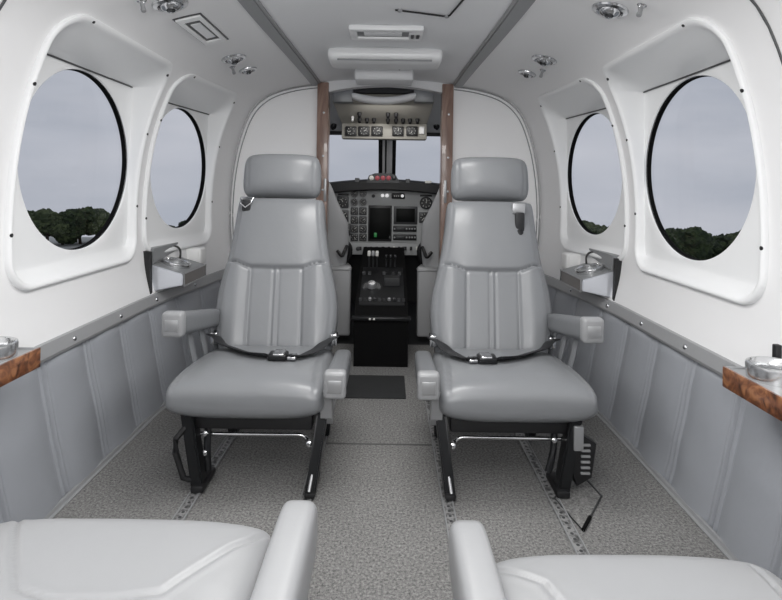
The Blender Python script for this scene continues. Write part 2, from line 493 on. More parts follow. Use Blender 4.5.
# ------------------------------------------------------------------ floor details
for k, (x, lab) in enumerate(((-.505,'slotted metal seat track on the floor nearest the left wall'),(-.195,'metal seat track along the left edge of the aisle'),
                              (.192,'metal seat track along the right edge of the aisle'),(.488,'slotted metal seat track on the floor nearest the right wall'))):
    bm = B(); rbox(bm, (x-.016, -.6, -.002), (x+.016, 2.78, .004), .0015, 1)
    t = obj('seat_track', bm, 'track_metal', label=lab, cat='track')
    bm = B()
    for q in (-.0155, .0115): rbox(bm, (x+q, -.6, .0035), (x+q+.004, 2.78, .0075), .001, 1)
    obj('track_rib', bm, 'rail_metal', t)
    bm = B()
    for i in range(90):
        y = .85+i*.0215
        if y < 2.75: lathe(bm, [(.0045,.0035),(.0045,.0046),(.0005,.0046)], (x, y, 0), (0,0,1), 8)
    obj('track_slot', bm, 'gauge_ring', t, label='row of dark holes in the track')
bm = B(); rbox(bm, (-.150, 2.19, 0), (.102, 2.45, .006), .003)
obj('floor_mat', bm, 'mat_black', label='small black floor mat lying in the aisle before the cockpit', cat='mat')
bm = B(); rbox(bm, (-.178, 1.80, -.001), (.175, 1.806, .003), .001, 1)
obj('trim_%d' % n_tr, bm, 'joint', kind='structure', label='carpet joint across the aisle', cat='trim'); n_tr += 1
# floor hatch to the right of the right seat
c = [P(591,471,1), P(613,493,1), P(596,530,1), P(564,494,1)]
hp = []
for u, v in ((590,470),(613,494),(596,529),(566,497)):
    y = H*F/(v-VV); hp.append(((u-VU)*y/F, y))
bm = B(); prism(bm, hp, 2, .0, .003); fh = obj('floor_hatch', bm, 'carpet', label='carpeted floor hatch outlined beside the right seat leg', cat='hatch', smooth=False)
bm = B()
tube(bm, [(p[0], p[1], .003) for p in hp+[hp[0]]], .0030, 6, smoothpts=False); obj('hatch_edge', bm, 'gauge_ring', fh)
bm = B(); tube(bm, [(hp[1][0]*.35+hp[2][0]*.65, hp[1][1]*.35+hp[2][1]*.65, .005), (hp[2][0], hp[2][1], .005)], .005, 8); obj('pull_tab', bm, 'deep_black', fh)

# ------------------------------------------------------------------ passenger seats facing the viewer
def cap_part(parent, x, y, z, hw, hh, m='cap_plastic'):
    bm = B(); rbox(bm, (x-hw, y-.008, z-hh), (x+hw, y+.03, z+hh), .010, 3)
    c = obj('armrest_cap', bm, m, parent, label='pale plastic end cap of the armrest')
    bm = B(); rbox(bm, (x-hw*.62, y-.0105, z-hh*.5), (x+hw*.62, y-.006, z+hh*.42), .002, 2); b = obj('cap_button', bm, 'satin', c)
    return c
def seat(s):
    side = 'left' if s < 0 else 'right'; C = .380
    root = empty('cabin_seat', (s*C, 1.72, 0), ('grey leather seat facing the viewer left of the aisle, small ring at its headrest' if s < 0 else
                 'grey leather seat facing the viewer right of the aisle, black harness tongue at its shoulder'), 'seat', 'grey leather seats facing the viewer')
    X = lambda a: s*a+.008
    # cushion
    def fr(t):
        y = 1.465+(1.94-1.465)*t; hw = .224-.012*sstep(.3,1,t)
        return Vector((X(C), y, .268-.023*t)), Vector((hw,0,0)), Vector((0,0.004,.071-.009*t))
    def dp(t, p, e):
        xi = abs(p.x-X(C)); d = .012*(1-(xi/.22)**2)*math.sin(PI*min(t*1.1,1))
        d -= .004*gz(xi-.196+.03*t, .004)
        d -= .006*gz(xi-.045, .05)*sstep(.2,.7,t)
        return d + .0015*mnoise.noise(p*14)
    bm = B(); pillow(bm, fr, 150, 76, 3.8, 3.3, .26, 5.5, dp)
    cu = obj('seat_cushion', bm, 'leather', root, angle=80)
    # backrest
    d = Vector((0,.20,.535)); nrm = Vector((0,-.535,.20)).normalized()
    wt = [(0,.196),(.12,.211),(.27,.219),(.42,.210),(.6,.188),(.8,.173),(.92,.168),(1,.166)]
    _w = catmull([Vector((a,b,0)) for a,b in wt], 8)
    wt = [(p.x,p.y) for p in _w]
    def fb(t):
        return Vector((X(C+.022*t),1.905,.262))+d*t, Vector((lerp_tab(wt,t),0,0)), nrm*.058
    def db(t, p, e):
        xi = p.x-X(C+.022*t); ax = abs(xi); ts = .520+.5*ax*ax+.03*sstep(.09,.16,ax)          # yoke seam
        o = 0; low = 1-sstep(ts-.012, ts+.004, t)
        ins = (1-sstep(.088,.100,ax))
        o += low*(.016*sstep(.085,.15,ax)*(1-sstep(.17,.24,ax)))                # side bolsters
        o -= low*ins*.004
        o -= low*(.0055*gz(ax-.094,.0045)+.0042*gz(ax-.010,.0040))
        o += low*.002*gz(ax,.006)
        o += (1-low)*(.016*math.sin(PI*min(max((t-ts)/(1-ts),0),1))**.6*(1-(ax/.19)**2*.5))
        o -= .008*gz(t-ts,.011)*(1-sstep(.175,.2,ax))
        o -= .005*gz(ax-lerp_tab(wt,t)+.022,.005)*.5
        return o + .001*mnoise.noise(p*16)
    bm = B(); pillow(bm, fb, 230, 120, 3.6, 9, .16, 9, db)
    bk = obj('backrest', bm, 'leather', root, angle=80)
    # headrest
    def fh_(t):
        return Vector((X(C+.024),2.103,.812))+Vector((0,.02,.162))*t, Vector((.153-.006*t,0,0)), nrm*.052
    def dh(t, p, e):
        ax = abs(p.x-X(C+.024)); return .010*(1-(ax/.15)**2)-.004*gz(ax-.126,.004)+.0008*mnoise.noise(p*18)
    bm = B(); pillow(bm, fh_, 120, 48, 3.0, 2.6, .30, 3.4, dh); obj('headrest', bm, 'leather', root, angle=80)
    for q in (-.06,.06):
        bm = B(); tube(bm, [(X(C+.024)+q,2.118,.78),(X(C+.024)+q,2.125,.84)], .007, 10); obj('headrest_post', bm, 'chrome', root)
    # inner armrest, lowered
    bm = B()
    pillow(bm, lambda t: (Vector((X(.126+.012*t),1.455+.43*t,.324-.064*t)), Vector((.029,0,0)), Vector((0,0,.036))), 40, 24, 4, 8, .3)
    ar = obj('armrest', bm, 'leather_arm', root, angle=60, label='lowered aisle armrest')
    cap_part(ar, X(.126), 1.450, .325, .030, .037)
    bm = B(); prism(bm, [(1.50,.29),(1.60,.29),(1.575,.21),(1.55,.178),(1.525,.205)], 0, X(.140), X(.172)); 
    obj('leg_cover', bm, 'cap_plastic', root, smooth=False, label='pale pointed cover at the top of the aisle leg')
    # outer armrest, raised
    bm = B()
    pillow(bm, lambda t: (Vector((X(.612-.010*t),1.575+.40*t,.450-.072*t)), Vector((.031-.004*t,0,0)), Vector((0,0,.036-.006*t))), 40, 24, 4, 8, .3)
    ar = obj('armrest', bm, 'leather_arm', root, angle=60, label='raised window-side armrest')
    cap_part(ar, X(.612), 1.570, .450, .031, .037)
    for y in (1.69, 1.79, 1.89):
        bm = B(); tube(bm, [(X(.608),y,.415-.18*(y-1.69)),(X(.600),y+.005,.35),(X(.585),y+.02,.265)], .01, 10, flat=(.016,.007), up=Vector((1,0,0))); obj('armrest_strut', bm, 'leather_arm', ar)
    # lap belt
    def ctop(a, y):                     # height of the cushion top
        t = (y-1.465)/.475; xi = abs(a-C); return .268-.023*t+(.071-.009*t)*(1-max(0,xi/.224)**4.2)**.25 + .012*(1-(xi/.22)**2)*math.sin(PI*min(t*1.1,1))
    for w0, pts_ in ((1, [(.592,1.87,.035),(.565,1.83,.035),(.53,1.785,.014),(.47,1.72,.007),(.40,1.65,.006),(.345,1.62,.010)]), (-1, [(.17,1.87,.035),(.195,1.82,.026),(.215,1.76,.010),(.235,1.69,.007),(.262,1.64,.006),(.285,1.622,.010)])):
        bm = B(); tube(bm, [(X(a),y,ctop(min(max(a,.19),.57),y)+h) for a, y, h in pts_], 0, 10, flat=(.024,.004), up=Vector((0,.55,.83)))
        obj('belt_strap', bm, 'belt', root)
    zb = ctop(.31,1.62)
    bm = B(); rbox(bm, (X(.285),1.598,zb+.001),(X(.342),1.648,zb+.020), .006, 3); bu = obj('belt_buckle', bm, 'black_metal', root)
    bm = B(); rbox(bm, (X(.292),1.593,zb+.018),(X(.325),1.642,zb+.025), .003, 2); obj('buckle_plate', bm, 'chrome', bu)
    bm = B(); rbox(bm, (X(.258),1.605,zb+.003),(X(.285),1.645,zb+.012), .003, 2); obj('buckle_tongue', bm, 'chrome', bu)
    for a in (.172, .585):
        bm = B(); rbox(bm, (X(a-.012),1.86,.31),(X(a+.012),1.90,.35), .004, 2); obj('belt_anchor', bm, 'chrome', root)
    # shoulder harness at the outboard shoulder
    if s < 0:
        bm = B(); tube(bm, [(X(.547),2.044,.812),(X(.498),2.034,.812),(X(.502),2.026,.795),(X(.525),2.022,.775),(X(.544),2.026,.792),(X(.547),2.044,.812)], .0035, 8, smoothpts=False); obj('harness_ring', bm, 'chrome', root)
        bm = B(); rbox(bm, (X(.507),2.024,.762),(X(.539),2.034,.806), .004, 2); obj('harness_strap', bm, 'belt', root)
    else:
        bm = B(); rbox(bm, (X(.474),2.014,.768),(X(.522),2.032,.806), .003, 2); obj('harness_plate', bm, 'satin', root)
        bm = B(); rbox(bm, (X(.482),1.998,.700),(X(.516),2.016,.772), .005, 2); hs = obj('harness_strap', bm, 'belt', root)
        bm = B(); lathe(bm, [(.012,-.004),(.012,.004),(.001,.006)], (X(.499),1.998,.700), (0,-1,.3), 14); obj('harness_tongue', bm, 'black_metal', hs)
    # under-frame
    bm = B(); rbox(bm, (X(.195),1.53,.165),(X(.560),1.90,.215), .008, 2); obj('seat_frame', bm, 'black', root)
    def bar(name, p0, p1, w, dpt, m='black_metal', par=root, **kw):
        bm = B(); p0, p1 = Vector(p0), Vector(p1); rings = []
        for p in (p0, p1): rings.append([bm.verts.new(p+Vector((a*w,b*dpt,0))) for a, b in ((-.5,-.5),(.5,-.5),(.5,.5),(-.5,.5))])
        skin(bm, rings); bmesh.ops.bevel(bm, geom=bm.edges[:], offset=.004, segments=2, affect='EDGES'); return obj(name, bm, m, par, **kw)
    bar('leg', (X(.548),1.535,.215),(X(.510),1.525,.006), .034, .045)
    bar('leg', (X(.168),1.555,.215),(X(.194),1.505,.006), .030, .050)
    bar('leg', (X(.54),1.86,.2),(X(.508),1.86,.006), .03, .04)
    bar('leg', (X(.185),1.86,.2),(X(.195),1.86,.006), .03, .04)
    bm = B(); rbox(bm, (X(.488),1.49,.005),(X(.526),1.60,.026), .006, 2); obj('foot', bm, 'black', root)
    bm = B(); rbox(bm, (X(.178),1.47,.005),(X(.208),1.60,.022), .006, 2); obj('foot', bm, 'black', root)
    bm = B(); tube(bm, [(X(.548),1.58,.165),(X(.532),1.56,.143),(X(.515),1.558,.141),(X(.30),1.558,.141),(X(.235),1.558,.141),(X(.215),1.56,.130),(X(.21),1.575,.118)], .0055, 10)
    obj('crossbar', bm, 'chrome', root)
    bm = B(); tube(bm, [(X(.195),1.475,.024),(X(.180),1.535,.125),(X(.172),1.56,.2)], .0045, 8); obj('control_cable', bm, 'satin', root)
    # handle / plate at the outboard leg
    if s < 0:
        bm = B(); tube(bm, [(X(.548),1.52,.180),(X(.572),1.505,.150),(X(.570),1.50,.115),(X(.548),1.50,.045),(X(.532),1.51,.035)], .009, 8, smoothpts=False); hd = obj('tilt_handle', bm, 'black', root)
        bm = B(); tube(bm, [(X(.50),1.56,.18),(X(.495),1.54,.11),(X(.488),1.53,.05)], .010, 8); obj('linkage', bm, 'black_metal', root)
        for z in (.10,.155):
            bm = B(); lathe(bm, [(.007,-.004),(.007,.006),(.002,.008)], (X(.498),1.53,z), (0,-1,.2), 12); obj('bolt', bm, 'chrome', root)
    else:
        bm = B(); prism(bm, [(X(.550),.178),(X(.610),.14),(X(.598),.045),(X(.556),.02),(X(.545),.06)], 1, 1.53, 1.56); hd = obj('tilt_handle', bm, 'black', root, smooth=False)
        bm = B()
        for k in range(6): rbox(bm, (X(.566),1.524,.055+.016*k),(X(.592),1.532,.061+.016*k), .001, 1)
        obj('grip_rib', bm, 'rail_metal', hd)
        bm = B(); tube(bm, [(X(.50),1.56,.18),(X(.490),1.54,.11),(X(.475),1.53,.06)], .010, 8); obj('linkage', bm, 'black_metal', root)
        bm = B(); rbox(bm, (X(.538),1.505,.13),(X(.566),1.53,.20), .004, 2); obj('leg_cover', bm, 'satin', root, label='small metal cover on the outboard leg')
        bm = B(); lathe(bm, [(.007,-.004),(.007,.006),(.002,.008)], (X(.49),1.53,.15), (0,-1,.2), 12); obj('bolt', bm, 'chrome', root)
    bm = B(); lathe(bm, [(.008,-.004),(.008,.006),(.002,.008)], (X(.205),1.54,.125), (0,-1,.2), 12); obj('bolt', bm, 'chrome', root)
seat(-1); seat(1)

# ------------------------------------------------------------------ the two seats nearest the viewer
def near_seat(s):
    side = 'left' if s < 0 else 'right'
    yf, zt = (.805, .372) if s < 0 else (.785, .343); C = .36 if s < 0 else .372; hw = .222 if s < 0 else .21
    root = empty('cabin_seat', (s*C, .5, 0), ('pale grey leather seat cushion in the bottom left corner, nearest the viewer' if s < 0 else
                 'pale grey leather seat cushion in the bottom right corner, nearest the viewer'), 'seat', 'pale seats nearest the viewer')
    sx = lambda a: s*a
    if s < 0: seam = [(-.150,.79),(-.165,.755),(-.183,.735),(-.215,.685),(-.243,.640),(-.30,.626),(-.37,.624),(-.414,.640),(-.46,.70),(-.506,.77),(-.52,.80)]
    else:     seam = [(.155,.775),(.20,.735),(.230,.710),(.242,.67),(.25,.60),(.28,.56),(.36,.545),(.46,.55),(.515,.60),(.535,.68),(.54,.76)]
    def fr(t):
        return Vector((s*C, yf-.6*t, zt-.06)), Vector((hw,0,0)), Vector((0,0,.06))
    def dp(t, p, e):
        xi = abs(p.x-s*C); dd = polydist((p.x,p.y), seam)
        return .006*(1-(xi/hw)**2)-.0042*gz(dd,.0032)+.0010*gz(dd-.008,.005)+.001*mnoise.noise(p*14)
    bm = B(); pillow(bm, fr, 230, 150, 5, 7, .12, 7, dp); obj('seat_cushion', bm, 'leather_light', root, angle=80)
    x0 = .100 if s < 0 else .138; za = .420 if s < 0 else .395
    bm = B(); pillow(bm, lambda t: (Vector((sx(x0), .775-.5*t, za-.045)), Vector((.027,0,0)), Vector((0,0,.045))), 48, 30, 4.2, 9, .35)
    obj('armrest', bm, 'leather_light', root, angle=60)
    bm = B(); rbox(bm, (sx(.185),.30,.17),(sx(.54),.74,.26), .01, 2); obj('seat_frame', bm, 'black', root)
    bm = B(); rbox(bm, (sx(x0-.024),.36,.25),(sx(x0+.024),.70,.345), .008, 2); obj('armrest_support', bm, 'leather_arm', root)
    for a in (.20,.495):
        for y in (.36,.70):
            bm = B(); rbox(bm, (sx(a-.015),y-.02,.007),(sx(a+.015),y+.02,.18), .004, 2); obj('leg', bm, 'black_metal', root)
near_seat(-1); near_seat(1)

# ------------------------------------------------------------------ drink holders on the walls
def far_holder(s):
    side = 'left' if s < 0 else 'right'; X = lambda a: s*a
    root = empty('drink_holder', (X(.87), 2.22, .42), 'fold-out chrome drink holder on a black bracket at the %s wall beside the seat' % side, 'drink holder', 'fold-out drink holders under the farther windows')
    y0, y1 = 2.12, 2.37
    bm = B(); prism(bm, [(X(.785),.505),(X(.785),.462),(X(.915),.435),(X(.925),.54),(X(.905),.54)], 1, y0, y1)
    bmesh.ops.bevel(bm, geom=bm.edges[:], offset=.003, segments=2, affect='EDGES'); obj('tray', bm, 'tray_face', root, smooth=False)
    bm = B(); prism(bm, [(y0+.006,.462),(y1-.006,.462),(y1-.006,.505),(y0+.006,.505)], 0, X(.779), X(.786)); f = obj('front_panel', bm, 'brown_face', root, smooth=False)
    bm = B(); tube(bm, [(X(.779),y0,.508),(X(.779),y1,.508),(X(.779),y1,.459),(X(.779),y0,.459),(X(.779),y0,.508)], .003, 6, smoothpts=False); obj('front_edge', bm, 'satin', f)
    # top plate follows the slope of the tray
    bm = B(); prism(bm, [(X(.785),.506),(X(.905),.541),(X(.905),.545),(X(.785),.510)], 1, y0+.002, y1-.002); obj('tray_top', bm, 'strip_grey', root, smooth=False)
    n = Vector((-s*.28,0,1)).normalized(); c = Vector((X(.848), 2.215, .530))
    bm = B(); lathe(bm, [(.055,-.006),(.058,.010),(.057,.014),(.053,.015),(.049,.011),(.047,-.014),(.001,-.014)], c, n, 40); obj('cup_ring', bm, 'cup_metal', root)
    # black bracket plate against the wall and the wedge of the folded frame
    bm = B(); prism(bm, [(X(.935),.432),(X(.896),.432),(X(.900),.595),(X(.935),.60)], 1, 2.085, 2.105); obj('bracket', bm, 'black', root, smooth=False)
    bm = B(); prism(bm, [(2.115,.545),(2.115,.605),(2.36,.605),(2.36,.575)], 0, X(.93), X(.898)); obj('back_plate', bm, 'strip_grey', root, smooth=False)
    bm = B(); tube(bm, [(X(.905),2.31,.592),(X(.885),2.32,.590),(X(.872),2.32,.570),(X(.872),2.315,.535)], .0045, 8); obj('support_arm', bm, 'black', root)
    bm = B(); y = 2.44; xx = xw(.54,y)
    rbox(bm, (X(xx+.012), 2.42, .500),(X(xx-.060), 2.495, .572), .010, 3)
    b = obj('wall_box', bm, 'white_plastic', label='small white plastic box on the %s wall beside the drink holder' % side, cat='box', group='small white wall boxes')
    bm = B(); rbox(bm, (X(xx-.05), 2.415, .510),(X(xx-.01), 2.421, .562), .003, 2); obj('cover', bm, 'white_plastic', b)
far_holder(-1); far_holder(1)
def near_holder(s):
    side = 'left' if s < 0 else 'right'; X = lambda a: s*a; zt = .478 if s < 0 else .466; xi = .780; ye = 1.250 if s < 0 else 1.222
    root = empty('drink_tray', (X(.85), 1.07, zt-.05), 'burl wood edged drink tray on the %s wall at the edge of the picture' % side, 'tray', 'burl wood drink trays')
    bm = B(); rbox(bm, (X(xi+.006),.90,zt-.045),(X(.93),ye-.001,zt-.006), .003, 2); obj('tray', bm, 'strip_grey', root)
    bm = B(); rbox(bm, (X(xi),.90,zt-.046),(X(xi+.007),ye,zt), .002, 2); obj('edge_strip', bm, 'burl', root)
    bm = B(); rbox(bm, (X(xi+.007),ye-.007,zt-.046),(X(.93),ye,zt), .002, 2); obj('edge_strip', bm, 'rail_metal', root)
    bm = B(); rbox(bm, (X(xi+.007),.90,zt-.008),(X(.93),ye-.007,zt-.004), .001, 1); obj('tray_top', bm, 'rail_metal', root)
    cy = 1.178 if s < 0 else 1.150
    bm = B(); lathe(bm, [(.054,-.006),(.056,.024),(.055,.030),(.051,.032),(.047,.028),(.045,.010),(.044,-.034),(.001,-.034)], (X(.85),cy,zt-.002), (0,0,1), 40); obj('cup_ring', bm, 'cup_metal', root)
    bm = B(); rbox(bm, (X(.885),1.20,zt-.004),(X(.90),1.214,zt+.055), .003, 2); obj('hinge_post', bm, 'black', root)
near_holder(-1); near_holder(1)

# ------------------------------------------------------------------ ceiling fittings
def spot(u_x, y, r, label, tilt=0.0):
    z = zc(u_x, y); n = cnorm(u_x, y); c = Vector((u_x*1.0, y, z))
    root = empty('reading_light', c, label, 'light', 'chrome ceiling reading lights and air nozzles')
    bm = B(); lathe(bm, [(r,-.004),(r*1.02,.002),(r*.96,.007),(r*.74,.010),(r*.66,.006),(r*.62,-.003)], c, n, 36); obj('flange', bm, 'chrome', root)
    n2 = (n+Vector((0,-tilt,0))).normalized()
    bm = B(); R = r*.62
    pr_ = [(R*math.cos(a), R*.75*math.sin(a)+.002) for a in [PI/2*k/10*.74 for k in range(-3,11)]]
    pr_ += [(R*.36,R*.60),(R*.34,R*.4),(.0005,R*.38)]
    lathe(bm, pr_, c, n2, 32); e = obj('eyeball', bm, 'chrome', root)
    bm = B(); lathe(bm, [(R*.33,R*.37),(R*.30,R*.44),(.0005,R*.46)], c, n2, 20); obj('lens', bm, 'gauge_ring', e)
def hook(x, y, label):
    z = zc(x, y); n = cnorm(x, y); c = Vector((x, y, z))
    root = empty('coat_hook', c, label, 'hook', 'small chrome ceiling hooks')
    bm = B(); lathe(bm, [(.013,-.003),(.013,.002),(.008,.006),(.007,.010)], c, n, 16); obj('hook_base', bm, 'chrome', root)
    bm = B(); lathe(bm, [(.006,.006),(.006,.024),(.0075,.03),(.0065,.036),(.001,.038)], c, (n+Vector((0,-.3,0))).normalized(), 14); obj('hook_stem', bm, 'satin', root)
spot(-.618, 1.555, .050, 'large chrome reading light at the top edge, left of the ceiling', .25)
spot(-.620, 2.20, .050, 'mid-sized chrome reading light beyond the square vent on the left', .25)
spot(-.615, 2.40, .040, 'small chrome air nozzle farthest along the left of the ceiling', .25)
spot(.640, 1.53, .050, 'large chrome reading light at the top edge, right of the ceiling', .25)
spot(.628, 2.14, .050, 'mid-sized chrome reading light right of the ceiling above the farther window', .25)
spot(.622, 2.38, .040, 'small chrome air nozzle farthest along the right of the ceiling', .25)
hook(-.67, 1.49, 'small hook at the top edge beside the large left reading light')
hook(-.655, 2.30, 'small hook between the two farther fittings on the left')
hook(.69, 1.445, 'small hook at the top edge beside the large right reading light')
hook(.66, 2.27, 'small hook between the two farther fittings on the right')
# square vent on the left of the ceiling
root = empty('ceiling_vent', (-.612, 1.82, zc(.612)), 'rectangular white framed vent on the left of the ceiling', 'vent')
def cpatch(bm, x0, x1, y0, y1, h0, h1, sg=-1):
    """slab lying on the ceiling curve, from h0 to h1 below it"""
    R = []; nx = 5
    for y in (y0, y1):
        row = []
        for k in range(nx+1):
            x = x0+(x1-x0)*k/nx; row.append((x, y))
        R.append(row)
    ring = R[0]+list(reversed(R[1]))
    def pt(p, h): 
        n = cnorm(p[0], p[1]); return Vector((p[0], p[1], zc(p[0],p[1])))+n*h
    a = [[bm.verts.new(pt(p,h0)) for p in row] for row in R]; b = [[bm.verts.new(pt(p,h1)) for p in row] for row in R]
    skin(bm, b, closed=False, caps=False); skin(bm, a, closed=False, caps=False)
    la = a[0]+list(reversed(a[1])); lb = b[0]+list(reversed(b[1]))
    skin(bm, [la, lb], caps=False)
    return bm
bm = B(); cpatch(bm, -.657, -.570, 1.668, 1.962, -.002, .003); obj('gasket', bm, 'gauge_ring', root, smooth=False)
bm = B()
X0, X1, YA, YB = -.652, -.575, 1.675, 1.955
cpatch(bm, X0, X0+.013, YA, YB, -.002, .009); cpatch(bm, X1-.013, X1, YA, YB, -.002, .009)
cpatch(bm, X0+.013, X1-.013, YA, YA+.03, -.002, .009); cpatch(bm, X0+.013, X1-.013, YB-.03, YB, -.002, .009)
obj('frame', bm, 'frame_white', root, smooth=False)
bm = B(); cpatch(bm, X0+.013, X1-.013, YA+.03, YB-.03, -.002, .002); g = obj('grille', bm, 'strip_grey', root, smooth=False)
bm = B(); cpatch(bm, X0+.024, X1-.022, YA+.065, YB-.06, .001, .006); obj('lens', bm, 'headliner', root, smooth=False)
# central fittings
root = empty('ceiling_light', (.003, 2.0, 1.436), 'white framed rectangular light unit in the centre of the ceiling', 'light')
bm = B()
for a in ((-.132,1.915,.136,1.945),(-.132,2.03,.136,2.06),(-.132,1.94,-.104,2.035),(.085,1.94,.136,2.035)):
    rbox(bm, (a[0],a[1],1.416),(a[2],a[3],1.436), .006, 2)
obj('frame', bm, 'frame_white', root)
bm = B(); rbox(bm, (-.106,1.942,1.424),(.087,2.033,1.436), .003, 1); obj('lens', bm, 'strip_grey', root)
bm = B(); rbox(bm, (-.08,1.965,1.420),(.06,2.01,1.427), .004, 2); obj('lamp', bm, 'headliner', root)
for x in (.098,.118):
    bm = B(); rbox(bm, (x-.006,1.97,1.411),(x+.006,2.01,1.419), .003, 2); obj('switch', bm, 'gauge_ring', root)
root = empty('air_duct', (.009, 2.30, 1.437), 'wide rounded white duct cover across the centre of the ceiling', 'duct')
bm = B(); pillow(bm, lambda t: (Vector((-.240+.472*t,2.31,1.409)), Vector((0,.10,0)), Vector((0,0,-.036))), 48, 40, 3, 8, .2)
obj('cover', bm, 'frame_white', root)
bm = B(); rbox(bm, (-.20,2.206,1.377),(.19,2.216,1.383), .003, 2); obj('slot', bm, 'strip_grey', root)
root = empty('ceiling_box', (.003, 2.56, 1.434), 'small grey box on the ceiling behind the duct cover, above the doorway', 'box')
bm = B(); rbox(bm, (-.147,2.50,1.358),(.126,2.66,1.434), .010, 3); obj('housing', bm, 'headliner', root)
bm = B(); rbox(bm, (-.141,2.494,1.364),(.120,2.501,1.424), .003, 2); obj('face', bm, 'headliner', root)
bm = B(); lathe(bm, [(.005,0),(.005,.004),(.001,.005)], (.06,2.495,1.405), (0,-1,0), 10); obj('screw', bm, 'gauge_ring', root)
bm = B(); tube(bm, [(.032,1.745,zc(.032)-.004),(.115,1.765,zc(.115)-.004),(.20,1.785,zc(.20)-.004),(.211,1.77,zc(.211)-.004),(.24,1.58,zc(.24)-.004)], .0032, 8, smoothpts=False)
rd = obj('ceiling_rod', bm, 'black', label='thin bent dark rod on the ceiling at the top edge of the picture', cat='rod')
for x, y in ((.047,1.748),(.203,1.782)):
    bm = B(); lathe(bm, [(.008,-.001),(.008,.008),(.003,.010)], (x,y,zc(x)), (0,0,-1), 10); obj('clip', bm, 'satin', rd)

# ------------------------------------------------------------------ cockpit
# floor, sides, roof
bm = B(); rbox(bm, (-.75,2.95,-.02),(.75,4.3,.0), 0); obj('floor_cockpit', bm, 'cockpit_dark', kind='structure', label='dark cockpit floor', cat='floor', smooth=False)
bm = B(); rbox(bm, (-.80,4.05,0),(.80,4.09,.82), 0); obj('wall_cockpit_front', bm, 'cockpit_dark', kind='structure', label='dark bulkhead in front of the cockpit pedals', cat='wall', smooth=False)
for s in (-1, 1):
    side = 'left' if s < 0 else 'right'
    bm = B(); prism(bm, [(s*.80,0),(s*.80,.88),(s*.765,.88),(s*.765,0)], 1, 2.95, 4.3)
    rbox(bm, (s*.765,2.95,.88),(s*.80,3.15,1.3), 0); rbox(bm, (s*.765,3.62,.88),(s*.80,3.68,1.26), 0); rbox(bm, (s*.765,2.95,1.22),(s*.80,4.3,1.32), 0)
    w = obj('wall_cockpit_%s' % side, bm, 'cockpit_dark', kind='structure', label='dark cockpit sidewall on the %s' % side, cat='wall', smooth=False)
    bm = B(); bm.faces.new([bm.verts.new((s*.785, y, z)) for y, z in ((3.15,.88),(4.3,.88),(4.3,1.22),(3.15,1.22))]); obj('window_pane', bm, 'window_glass', w, smooth=False)
bm = B(); R = []
for y, z in ((2.94,1.46),(3.1,1.445),(3.35,1.37),(3.6,1.285),(3.72,1.245),(3.735,1.232),(3.70,1.228)):
    R.append([bm.verts.new((x, y, z-.10*(abs(x)/.8)**2.5)) for x in [-.8+1.6*k/24 for k in range(25)]])
skin(bm, R, closed=False, caps=False); obj('ceiling_cockpit', bm, 'headliner', kind='structure', label='grey sloping cockpit headliner', cat='ceiling')
bm = B(); rbox(bm, (-.80,3.69,1.212),(.80,3.72,1.236), .004); obj('trim_%d' % n_tr, bm, 'black', kind='structure', label='dark edge above the windshield', cat='trim'); n_tr += 1
# windshield: two panes and the centre post
bm = B()
def wsl(u0, u1, m=0):
    y0, y1 = 4.02, 3.74; return [Vector((u0,y0,.80)), Vector((u1,y0,.80)), Vector((u1,y1,1.26)), Vector((u0,y1,1.26))]
def ws(u0, u1, t0, t1):
    q = wsl(u0, u1); r0 = [bm.verts.new(p) for p in q]; r1 = [bm.verts.new(p+Vector((0,t1,0))) for p in q]; skin(bm, [r0, r1])
ws(-.058,-.030,0,.05); ws(.040,.066,0,.05); ws(-.80,-.74,0,.05); ws(.74,.80,0,.05)
wf = obj('window_5', bm, 'black', kind='structure', label='dark centre post and frame of the cockpit windshield', cat='window', smooth=False)
bm = B(); ws(-.030,.040,0,.035); obj('centre_strip', bm, 'shell_white', wf, smooth=False)
bm = B(); tube(bm, [(-.006,4.005,.83),(-.006,3.725,1.26)], .006, 8); obj('centre_rib', bm, 'black', wf)
for a, b in ((-.74,-.058),(.066,.74)):
    bm = B(); q = wsl(a, b); bm.faces.new([bm.verts.new(p+Vector((0,.03,0))) for p in q]); obj('window_pane', bm, 'window_glass', wf, smooth=False)
bm = B(); lathe(bm, [(.012,0),(.012,.01),(.004,.012)], P(382,172,3.97), (0,-1,0), 12); obj('bolt', bm, 'satin', wf)
bm = B(); lathe(bm, [(.05,4.02),(.05,4.03)], (0,0,0), (0,1,0), 8); bm.free()

